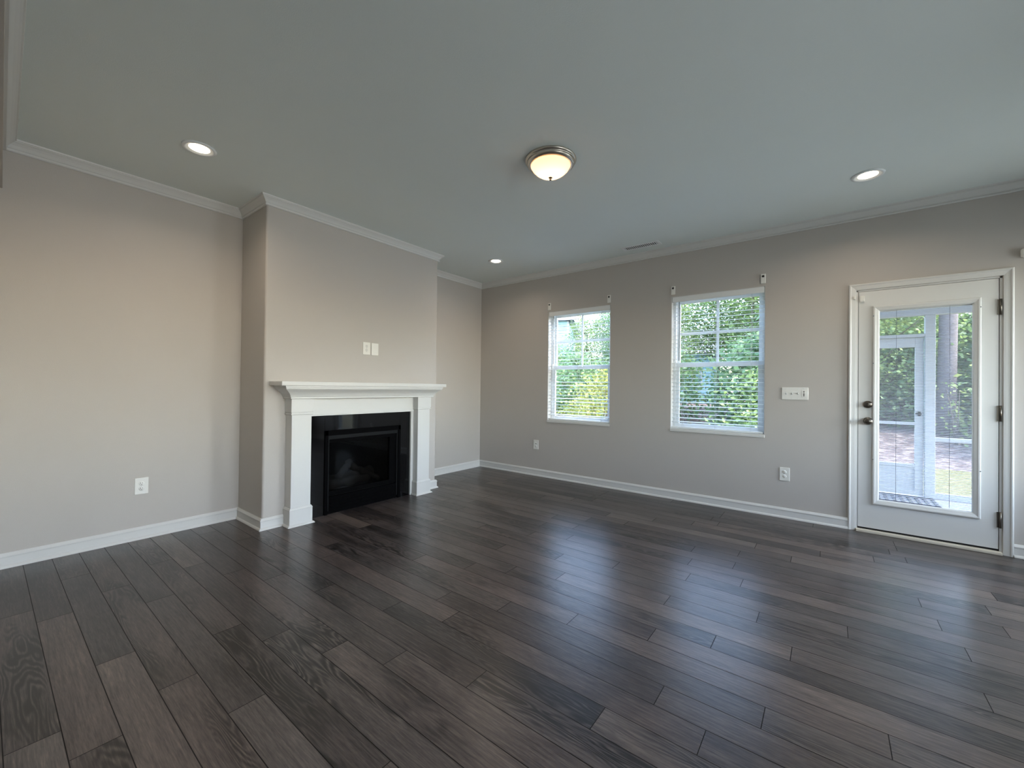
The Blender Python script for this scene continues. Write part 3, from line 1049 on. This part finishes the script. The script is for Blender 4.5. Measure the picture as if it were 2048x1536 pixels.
# ------------------------------------------------------------------ ceiling lights
def recessed(x, y, label, power):
    t = thing('recessed_light', label, 'ceiling light', (x, y, H), group='recessed ceiling lights')
    MB().lathe([(0.052, 0.0), (0.058, -0.001), (0.070, -0.004), (0.074, -0.0075), (0.084, -0.0085), (0.092, -0.006), (0.095, 0.0), (0.052, 0.0)], n=40).build('trim_ring', 'white', t)
    MB().lathe([(0.0, -0.0040), (0.050, -0.0040), (0.057, -0.0015)], n=40).build('lens', 'lens', t)
    d = bpy.data.lights.new('recessed_lamp', 'AREA')
    d.shape = 'DISK'
    d.size = 0.10
    d.energy = power
    d.color = LAMP_COL
    d.spread = math.radians(150)
    o = bpy.data.objects.new('recessed_lamp', d)
    C.objects.link(o)
    o.parent = t
    o.location = (0, 0, -0.012)
    return t


recessed(*CANS[0], 'lit recessed light in the ceiling by the left wall', 4.2)
recessed(*CANS[1], 'lit recessed light in the ceiling of the corner behind the chimney', 3.0)
recessed(*CANS[2], 'lit recessed light in the ceiling in front of the glazed door', 4.2)
recessed(*CANS[3], 'lit recessed light in the ceiling over the photographer', 4.2)

t = thing('flush_mount_light', 'brushed nickel flush mount ceiling light with frosted glass bowl', 'ceiling light', (2.664, -2.272, H))
b = MB().lathe([(0.168, 0.0), (0.172, -0.006), (0.172, -0.012), (0.164, -0.018), (0.158, -0.020), (0.162, -0.026), (0.160, -0.034), (0.150, -0.042),
                (0.140, -0.044), (0.132, -0.043), (0.132, -0.030), (0.100, -0.004), (0.0, -0.004)], n=56)
b.build('rim', 'nickel', t)
bowl = [(0.133, -0.038), (0.132, -0.048), (0.121, -0.067), (0.102, -0.086), (0.078, -0.102), (0.052, -0.114), (0.026, -0.121), (0.006, -0.123)]
bp = MB()
n = 56
vs, fs = [], []
for r, h in bowl:
    for i in range(n):
        a = 2 * PI * i / n
        vs.append((r * math.cos(a), r * math.sin(a), h))
for j in range(len(bowl) - 1):
    for i in range(n):
        kx = (i + 1) % n
        fs.append((j * n + i, j * n + kx, (j + 1) * n + kx, (j + 1) * n + i))
bp.add(vs, fs, 0, True)
bp.build('glass_bowl', 'frosted', t)
MB().lathe([(0.0, -0.118), (0.013, -0.121), (0.014, -0.125), (0.008, -0.129), (0.005, -0.133), (0.008, -0.137), (0.007, -0.141), (0.0, -0.144)], n=20).build('finial', 'nickel_dark', t)
for dx, dy in ((0.020, 0.012), (-0.020, -0.012)):
    d = bpy.data.lights.new('bowl_bulb', 'POINT')
    d.energy = 0.75
    d.color = (1.0, 0.68, 0.42)
    d.shadow_soft_size = 0.025
    o = bpy.data.objects.new('bowl_bulb', d)
    C.objects.link(o)
    o.parent = t
    o.location = (dx, dy, -0.055)

# ------------------------------------------------------------------ ceiling vent
t = thing('ceiling_vent', 'white slotted air vent in the ceiling above the windows', 'vent', (2.548, -0.265, H))
VX, VY = 0.205, 0.062
b = MB()
b.box(-VX, -VY, -0.006, VX, -VY + 0.022, 0.0)
b.box(-VX, VY - 0.022, -0.006, VX, VY, 0.0)
b.box(-VX, -VY + 0.022, -0.006, -VX + 0.03, VY - 0.022, 0.0)
b.box(VX - 0.03, -VY + 0.022, -0.006, VX, VY - 0.022, 0.0)
b.build('frame', 'white', t, bevel=0.002)
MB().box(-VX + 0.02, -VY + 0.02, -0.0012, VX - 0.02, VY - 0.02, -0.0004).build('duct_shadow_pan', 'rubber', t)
b = MB()
for i in range(17):
    xx = -VX + 0.04 + i * (2 * VX - 0.08) / 16
    b.box(xx - 0.0048, -VY + 0.022, -0.0058, xx + 0.0048, VY - 0.022, -0.0042)
b.build('louvers', 'white', t)

# ------------------------------------------------------------------ outside: ground
def gz(y):
    pts = [(0, -0.45), (7.5, -0.45), (9, -0.28), (12, 0.0), (15, 0.24), (20, 0.4), (45, 0.9), (80, 1.5)]
    for (a, za), (c, zc) in zip(pts, pts[1:]):
        if y <= c:
            return za + (zc - za) * (y - a) / (c - a)
    return pts[-1][1]


def sheet(name, x0, x1, y0, y1, nx, ny, m, label, cat, bump=0.05, edge=0.0, lift=0.0):
    vs, fs = [], []
    for j in range(ny + 1):
        for i in range(nx + 1):
            x = x0 + (x1 - x0) * i / nx
            y = y0 + (y1 - y0) * j / ny
            if edge and j == ny:
                y += edge * math.sin(x * 0.9) + edge * 0.6 * math.sin(x * 2.3 + 1)
            vs.append((x, y, gz(y) + lift + bump * (math.sin(x * 2.1 + y) * 0.5 + math.sin(x * 0.7 - y * 1.9) * 0.5)))
    for j in range(ny):
        for i in range(nx):
            a = j * (nx + 1) + i
            fs.append((a, a + 1, a + nx + 2, a + nx + 1))
    o = MB().add(vs, fs, 0, True).build(name, m)
    return tag(o, label, cat, kind='structure')


sheet('ground', -60, 45, 0.2, 80, 60, 60, 'litter', 'brown leaf litter ground sloping up into the woods', 'ground')
sheet('lawn', -20, 20, 0.25, 7.6, 60, 16, 'lawn', 'sunlit yellowish green lawn behind the house', 'lawn', bump=0.02, edge=0.35, lift=0.05)

tag(MB().box(XR + 0.15, -5.2, 2.42, 8.9, -0.05, 2.5).build('sun_blocker', 'ext_white'), 'added unseen white slab blocking sun from the right windows', 'sun blocker', kind='structure')  # unseen slab added to keep the sun out of the right wall openings
# ------------------------------------------------------------------ screened porch
PZ = -0.085
PX0, PX1, PYE = 3.78, 7.6, 2.40
tag(MB().box(PX0, BT, PZ - 0.3, PX1, PYE + 0.12, PZ).build('porch_floor', 'concrete'), 'grey concrete porch slab outside the door', 'porch floor', kind='structure')
b = MB().box(PX0 - 0.2, BT + 0.01, 2.36, PX1 + 0.2, PYE + 0.35, 2.44)
tag(b.build('porch_roof', 'porch_blue'), 'pale blue porch ceiling over the slab outside', 'porch roof', kind='structure')
sc = thing('screen_enclosure', 'white framed insect screen wall around the porch', 'screen wall', (5.2, PYE, PZ))
O = (5.2, PYE, PZ)
DRX0, DRX1 = 4.13, 5.075       # screen door leaf
MB().box(PX0, PYE - 0.05, 2.125, PX1, PYE + 0.05, 2.36).build('beam', 'ext_white', sc, O, bevel=0.004)
for x in (PX0 + 0.05, DRX0 - 0.055, 5.130, 6.55, PX1 - 0.05):
    MB().box(x - 0.045, PYE - 0.045, PZ, x + 0.045, PYE + 0.045, 2.125).build('post', 'ext_white', sc, O, bevel=0.004)
for xa, xb in ((5.175, 6.505), (6.595, PX1 - 0.095)):
    MB().box(xa, PYE - 0.02, 0.602, xb, PYE + 0.02, 0.648).build('mid_rail', 'ext_white', sc, O, bevel=0.003)
    MB().box(xa, PYE - 0.03, PZ, xb, PYE + 0.03, -0.012).build('bottom_rail', 'ext_white', sc, O, bevel=0.003)
    MB().box(xa, PYE - 0.001, -0.012, xb, PYE + 0.001, 2.125).build('mesh_screen', 'screen', sc, O)
MB().box(DRX0, PYE - 0.001, 1.90, DRX1 + 0.01, PYE + 0.001, 2.125).build('mesh_screen', 'screen', sc, O)
MB().box(DRX0 - 0.01, PYE - 0.04, 1.862, DRX1 + 0.01, PYE + 0.04, 1.90).build('door_header', 'ext_white', sc, O, bevel=0.003)
sd = thing('screen_door', 'white screen door with solid kick panel on the porch', 'screen door', (DRX0, PYE, PZ + 0.012))
O = (DRX0, PYE, PZ + 0.012)
b = MB().frame(DRX0, PZ + 0.012, DRX1, 1.855, 0.075, PYE - 0.02, PYE + 0.016, wb=0.06, wt=0.115)
b.box(DRX0 + 0.075, PYE - 0.018, 0.265, DRX1 - 0.075, PYE + 0.014, 0.305)
b.box(DRX0 + 0.075, PYE - 0.018, 0.785, DRX1 - 0.075, PYE + 0.014, 0.822)
b.build('door_frame', 'ext_white', sd, O, bevel=0.003)
MB().box(DRX0 + 0.075, PYE - 0.006, PZ + 0.07, DRX1 - 0.075, PYE + 0.006, 0.265).build('kick_panel', 'ext_white', sd, O)
MB().box(DRX0 + 0.075, PYE - 0.001, 0.305, DRX1 - 0.075, PYE + 0.001, 1.74).build('mesh_screen', 'screen', sd, O)
b = MB().box(DRX1 - 0.05, PYE - 0.03, 0.895, DRX1 - 0.025, PYE - 0.02, 0.955)
b.tube([(DRX1 - 0.075, PYE - 0.05, 0.925), (DRX1 - 0.02, PYE - 0.05, 0.925)], 0.008, 8)
b.tube([(DRX1 - 0.037, PYE - 0.05, 0.925), (DRX1 - 0.037, PYE - 0.02, 0.925)], 0.006, 8)
b.build('latch_handle', 'slot', sd, O)
pm = thing('slatted_mat', 'dark slatted drain mat on the porch by the screen door', 'mat', (4.89, 2.12, PZ))
b = MB()
for i in range(8):
    b.box(-0.26 + i * 0.07, -0.24, 0.0, -0.26 + i * 0.07 + 0.028, 0.22, 0.012)
b.build('slats', 'mat', pm)
for ya in (-0.22, 0.18):
    MB().box(-0.27, ya, 0.0, 0.27, ya + 0.02, 0.006).build('cross_bar', 'mat', pm)


# ------------------------------------------------------------------ houses beyond
def house(name, x0, x1, y0, y1, h, label, wins, rz):
    z0 = gz(y0) - 0.1
    O = (x1, y0, z0)          # turned about its front right corner
    t = thing(name, label, 'house', O, rz)
    b = MB()
    b.box(x0, y0, z0, x1, y1, h)
    z = z0 + 0.12
    while z < h - 0.1:       # lapped boards on the two faces in view
        b.add([(x0, y0 - 0.002, z + 0.15), (x1, y0 - 0.002, z + 0.15), (x1, y0 - 0.026, z), (x0, y0 - 0.026, z), (x0, y0, z), (x1, y0, z)], [(0, 1, 2, 3), (3, 2, 5, 4)])
        b.add([(x1 + 0.002, y0, z + 0.15), (x1 + 0.002, y1, z + 0.15), (x1 + 0.026, y1, z), (x1 + 0.026, y0, z), (x1, y0, z), (x1, y1, z)], [(0, 1, 2, 3), (3, 2, 5, 4)])
        z += 0.152
    b.build('wall', 'siding', t, O)
    MB().box(x1 - 0.08, y0 - 0.035, z0, x1 + 0.035, y0 + 0.08, h).build('corner_board', 'ext_white', t, O)
    b = MB()
    ym = (y0 + y1) / 2
    b.add([(x0 - 0.4, y0 - 0.4, h), (x1 + 0.4, y0 - 0.4, h), (x1 + 0.4, y1 + 0.4, h), (x0 - 0.4, y1 + 0.4, h), (x0 - 0.4, ym, h + 1.9), (x1 + 0.4, ym, h + 1.9)],
          [(0, 1, 5, 4), (2, 3, 4, 5), (0, 4, 3), (1, 2, 5), (0, 3, 2, 1)])
    b.build('roof', 'roof', t, O)
    for (wx, wz, ww, wh) in wins:
        f = MB().frame(wx, wz, wx + ww, wz + wh, 0.09, y0 - 0.06, y0 + 0.01).build('window', 'ext_white', t, O)
        MB().box(wx + 0.09, y0 - 0.04, wz + 0.09, wx + ww - 0.09, y0 - 0.03, wz + wh - 0.09).build('pane', 'house_glass', f, O)


house('house', -6.5, -0.65, 20.0, 27.0, 3.2, 'pale blue house glimpsed through trees in the right window', [(-1.95, 1.35, 0.55, 1.1), (-4.6, 1.2, 1.0, 1.3)], 0.22)
house('house', -22.0, -9.45, 19.0, 27.0, 5.6, 'pale blue house at upper left of the left window', [(-12.5, 1.4, 1.0, 1.4), (-16.0, 1.4, 1.0, 1.4)], 0.45)


# ------------------------------------------------------------------ trees and shrubs
def leaf_cloud(centers, per, spread, size):
    """folded leaf quads scattered round cluster centres"""
    n = len(centers) * per
    c = np.repeat(np.array(centers), per, axis=0) + rng.normal(0, 1, (n, 3)) * np.array(spread)
    ax = rng.normal(0, 1, (n, 3))
    ax[:, 2] *= 0.6
    ax /= np.linalg.norm(ax, axis=1)[:, None]
    nr = rng.normal(0, 1, (n, 3)) + np.array([0, 0, 0.9])
    sd_ = np.cross(ax, nr)
    sd_ /= (np.linalg.norm(sd_, axis=1)[:, None] + 1e-9)
    s = rng.uniform(0.7, 1.3, n)[:, None] * size
    up = np.cross(sd_, ax)
    v = np.stack([c, c + ax * s * 0.5 + sd_ * s * 0.32 + up * s * 0.06, c + ax * s, c + ax * s * 0.5 - sd_ * s * 0.32 + up * s * 0.06], axis=1).reshape(-1, 3)
    return v, n


def leaves_obj(name, clouds, m, parent):
    V, nn = [], 0
    for v, n in clouds:
        V.append(v)
        nn += n
    V = np.concatenate(V)
    me = bpy.data.meshes.new(name)
    me.vertices.add(len(V))
    me.vertices.foreach_set('co', V.astype(np.float32).ravel())
    me.loops.add(len(V))
    me.loops.foreach_set('vertex_index', np.arange(len(V), dtype=np.int32))
    me.polygons.add(nn)
    me.polygons.foreach_set('loop_start', np.arange(0, len(V), 4, dtype=np.int32))
    me.polygons.foreach_set('loop_total', np.full(nn, 4, dtype=np.int32))
    me.update(calc_edges=True)
    at = me.attributes.new('tone', 'FLOAT', 'FACE')
    at.data.foreach_set('value', rng.uniform(0, 1, nn).astype(np.float32))
    me.materials.append(MT[m])
    o = bpy.data.objects.new(name, me)
    C.objects.link(o)
    o.parent = parent
    return o


def make_tree(label, h, crown0, rx, ncl, per, size, tr_r, m, bark='bark2', name='tree', cat='tree', group='trees in the woods'):
    t = thing(name, label, cat, (0, 0, 0), group=group)
    b = MB()
    pts = [(0.10 * math.sin(j * 0.9 + h) * j * 0.16, 0.10 * math.cos(j * 0.7 + h) * j * 0.14, -0.15 + h * 0.92 * j / 8) for j in range(9)]
    b.tube(pts, [tr_r * (1.25 if j == 0 else 1.0) * (1 - 0.085 * j) for j in range(9)], 10)
    cen = []
    for q in range(ncl):
        z = crown0 + (h - crown0) * random.random() ** 0.9
        f = (z - crown0) / (h - crown0)
        rr = rx * (0.55 + 0.9 * math.sin(PI * min(1, 0.12 + 0.86 * f)) * 0.6)
        a = random.uniform(0, 2 * PI)
        r = rr * math.sqrt(random.random())
        cen.append((r * math.cos(a), r * math.sin(a), z))
    for q in cen[: max(8, ncl // 7)]:
        zz = max(0.3, q[2] - 0.55 * math.hypot(q[0], q[1]) - 0.2)
        b.tube([(0, 0, zz), (q[0] * 0.5, q[1] * 0.5, (zz + q[2]) / 2 - 0.05), q], [tr_r * 0.35, tr_r * 0.2, tr_r * 0.06], 5)
    b.build('trunk', bark, t)
    leaves_obj('foliage', [leaf_cloud(cen, per, (0.34, 0.34, 0.22), size)], m, t)
    return t


def make_shrub(label, h, r, ncl, per, size, m, name='shrub', group='shrubs at the edge of the woods'):
    t = thing(name, label, 'shrub', (0, 0, 0), group=group)
    b = MB()
    cen = []
    for q in range(ncl):
        a = random.uniform(0, 2 * PI)
        f = random.random()
        z = 0.1 + (h - 0.1) * f
        rr = r * math.sqrt(random.random()) * math.sqrt(max(0.12, 1 - (max(0, f - 0.3) / 0.72) ** 2))
        cen.append((rr * math.cos(a), rr * math.sin(a), z))
    for q in cen[:12]:
        b.tube([(q[0] * 0.1, q[1] * 0.1, -0.1), (q[0] * 0.5, q[1] * 0.5, q[2] * 0.55), q], [0.022, 0.015, 0.006], 5)
    b.build('stem', 'bark2', t)
    leaves_obj('foliage', [leaf_cloud(cen, per, (0.16, 0.16, 0.13), size)], m, t)
    return t


TL = 'leafy green tree in the dense woods behind the house'
protoA = make_tree(TL, 9.0, 1.6, 2.4, 330, 40, 0.145, 0.12, 'leaf')
protoB = make_tree(TL, 11.0, 1.2, 2.6, 360, 40, 0.15, 0.14, 'leaf_dark')
protoC = make_tree(TL, 7.0, 0.9, 2.0, 300, 40, 0.135, 0.09, 'leaf')
protos = [protoA, protoB, protoC]
protoD = make_tree('slim leafy tree whose crown hangs above the pale blue house', 6.6, 2.45, 1.7, 220, 40, 0.135, 0.07, 'leaf', group=None)
protoD.location = (1.75, 14.6, gz(14.6))
copy_tree(protoD, (0.1, 16.2, gz(16.2)), 2.0, 'slim leafy tree just left of the pale blue house corner')
spots = []
rs = random.Random(11)
for (xa, xb, ya, yb, cnt, s0, s1) in [(-9, 14, 14.0, 19, 17, 0.5, 0.72), (-26, 22, 26, 34, 20, 0.7, 1.0), (-9, 3.5, 10.5, 13.5, 5, 0.6, 0.85), (3.5, 6.0, 12, 14, 2, 0.6, 0.8)]:
    for i in range(cnt):
        x = xa + (xb - xa) * (i + rs.uniform(0.15, 0.85)) / cnt
        y = rs.uniform(ya, yb)
        spots.append((x, y, rs.uniform(s0, s1), rs.uniform(0, 6.28)))
ok = []
for (x, y, s, a) in spots:
    # keep clear of both houses, the gap that shows them, and the big pine
    dx_, dy_ = x - CAM.x, y - CAM.y
    ang = dx_ / dy_
    if -0.31 < ang < -0.13 and y < 20:
        continue
    if y < 20 and -0.70 < ang < -0.52:
        continue
    if (abs(x - 6.76) < 0.8 and abs(y - 12) < 1.5) or (x > 9.3 and y < 20):
        continue
    if -7.5 < x < 0.6 and 18.5 < y < 28.5:
        continue
    if x < -8.2 and 17 < y < 28.5:
        continue
    ok.append((x, y, s, a))
for i, (x, y, s, a) in enumerate(ok):
    pz = gz(y) - 0.05
    if i < 3:
        p_ = protos[i]
        p_.location, p_.rotation_euler, p_.scale = (x, y, pz), (0, 0, a), (s, s, s)
    else:
        copy_tree(protos[i % 3], (x, y, pz), a, TL, 'trees in the woods', (s, s, s))

# the big pine trunk seen through the door
t = thing('pine_tree', 'large pine with a thick bare trunk seen through the door', 'tree', (6.765, 12.0, gz(12)))
b = MB()
nn = 14
pts = [(0.012 * j, 0, -0.1 + 0.8 * j) for j in range(nn)]
b.tube(pts, [0.27 if j == 0 else 0.205 - 0.004 * j if j > 1 else 0.215 for j in range(nn)], 22)
b.build('trunk', 'bark', t)
cen = []
for q in range(160):
    a, z = random.uniform(0, 6.28), random.uniform(7.2, 11.0)
    r = random.uniform(0.3, 2.4)
    cen.append((r * math.cos(a), r * math.sin(a), z))
leaves_obj('foliage', [leaf_cloud(cen, 20, (0.3, 0.3, 0.2), 0.2)], 'leaf_dark', t)

# shrubs
ys = make_shrub('yellow green shrub low in the left window', 1.95, 0.95, 95, 22, 0.11, 'leaf_yellow')
ys.location = (-0.50, 5.3, gz(5.3))
s2 = copy_tree(ys, (-1.75, 6.6, gz(6.6)), 1.9, 'yellow green shrub behind and left of the nearer yellow one', scale=(0.9, 0.9, 0.62))
SL = 'green shrub at the edge of the woods behind the house'
gs = make_shrub(SL, 1.9, 1.25, 130, 24, 0.13, 'leaf')
gs.location = (2.85, 8.6, gz(8.6))
gs2 = make_shrub(SL, 2.6, 1.3, 150, 24, 0.14, 'leaf_dark')
gs2.location = (-3.6, 9.6, gz(9.6))
for j, (x, y, s, q) in enumerate([(2.35, 10.6, 1.15, 1), (-0.62, 11.2, 1.0, 1), (-2.0, 10.8, 1.0, 1), (-5.2, 10.8, 1.1, 0), (3.1, 10.2, 1.3, 1), (8.35, 11.6, 1.15, 0),
                                  (8.4, 9.8, 0.9, 1), (6.1, 13.6, 1.1, 1), (5.2, 15.5, 1.2, 1), (4.2, 13.0, 1.1, 0), (7.5, 14.5, 1.3, 1), (8.8, 13.4, 1.3, 1),
                                  (-7.0, 12.5, 1.3, 1), (-8.6, 15.5, 1.3, 0), (5.9, 17.5, 1.6, 1), (9.8, 16, 1.7, 1)]):
    copy_tree((gs, gs2)[q], (x, y, gz(y)), j * 1.3, SL, 'shrubs at the edge of the woods', (s, s, s))
# sapling in front of the pine trunk
sp_ = make_shrub('slender sapling with pale leaves in front of the pine trunk', 1.5, 0.5, 11, 14, 0.10, 'leaf', name='sapling', group=None)
sp_.location = (6.75, 10.6, gz(10.6))
# fallen trunk and orange net fence
t = tag(MB().tube([(4.6, 15.2, 1.95), (5.1, 15.1, 1.45), (5.65, 15.0, 0.9), (6.2, 14.9, 0.36), (6.45, 14.85, 0.14)], [0.05, 0.06, 0.07, 0.08, 0.085], 12).build('fallen_log', 'log_bark'),
        'pale fallen tree trunk leaning in the woods beyond the screen door', 'log')
t = thing('safety_fence', 'orange net safety fence far off in the woods', 'fence', (5.9, 17.0, gz(17)))
O = (5.9, 17.0, gz(17))
b = MB()
zb_, x_a, x_b = gz(17) + 0.05, 4.2, 8.4
for i in range(13):
    z = zb_ + i * 0.055
    b.box(x_a, 16.995, z, x_b, 17.005, z + 0.016)
i = 0
x = x_a
while x < x_b:
    b.box(x, 16.994, zb_, x + 0.016, 17.006, zb_ + 0.67)
    x += 0.09
b.build('net', 'orange', t, O)
for x in (4.3, 6.2, 8.3):
    MB().tube([(x, 17.03, zb_ - 0.15), (x, 17.03, zb_ + 0.95)], 0.02, 8).build('stake', 'bark2', t, O)
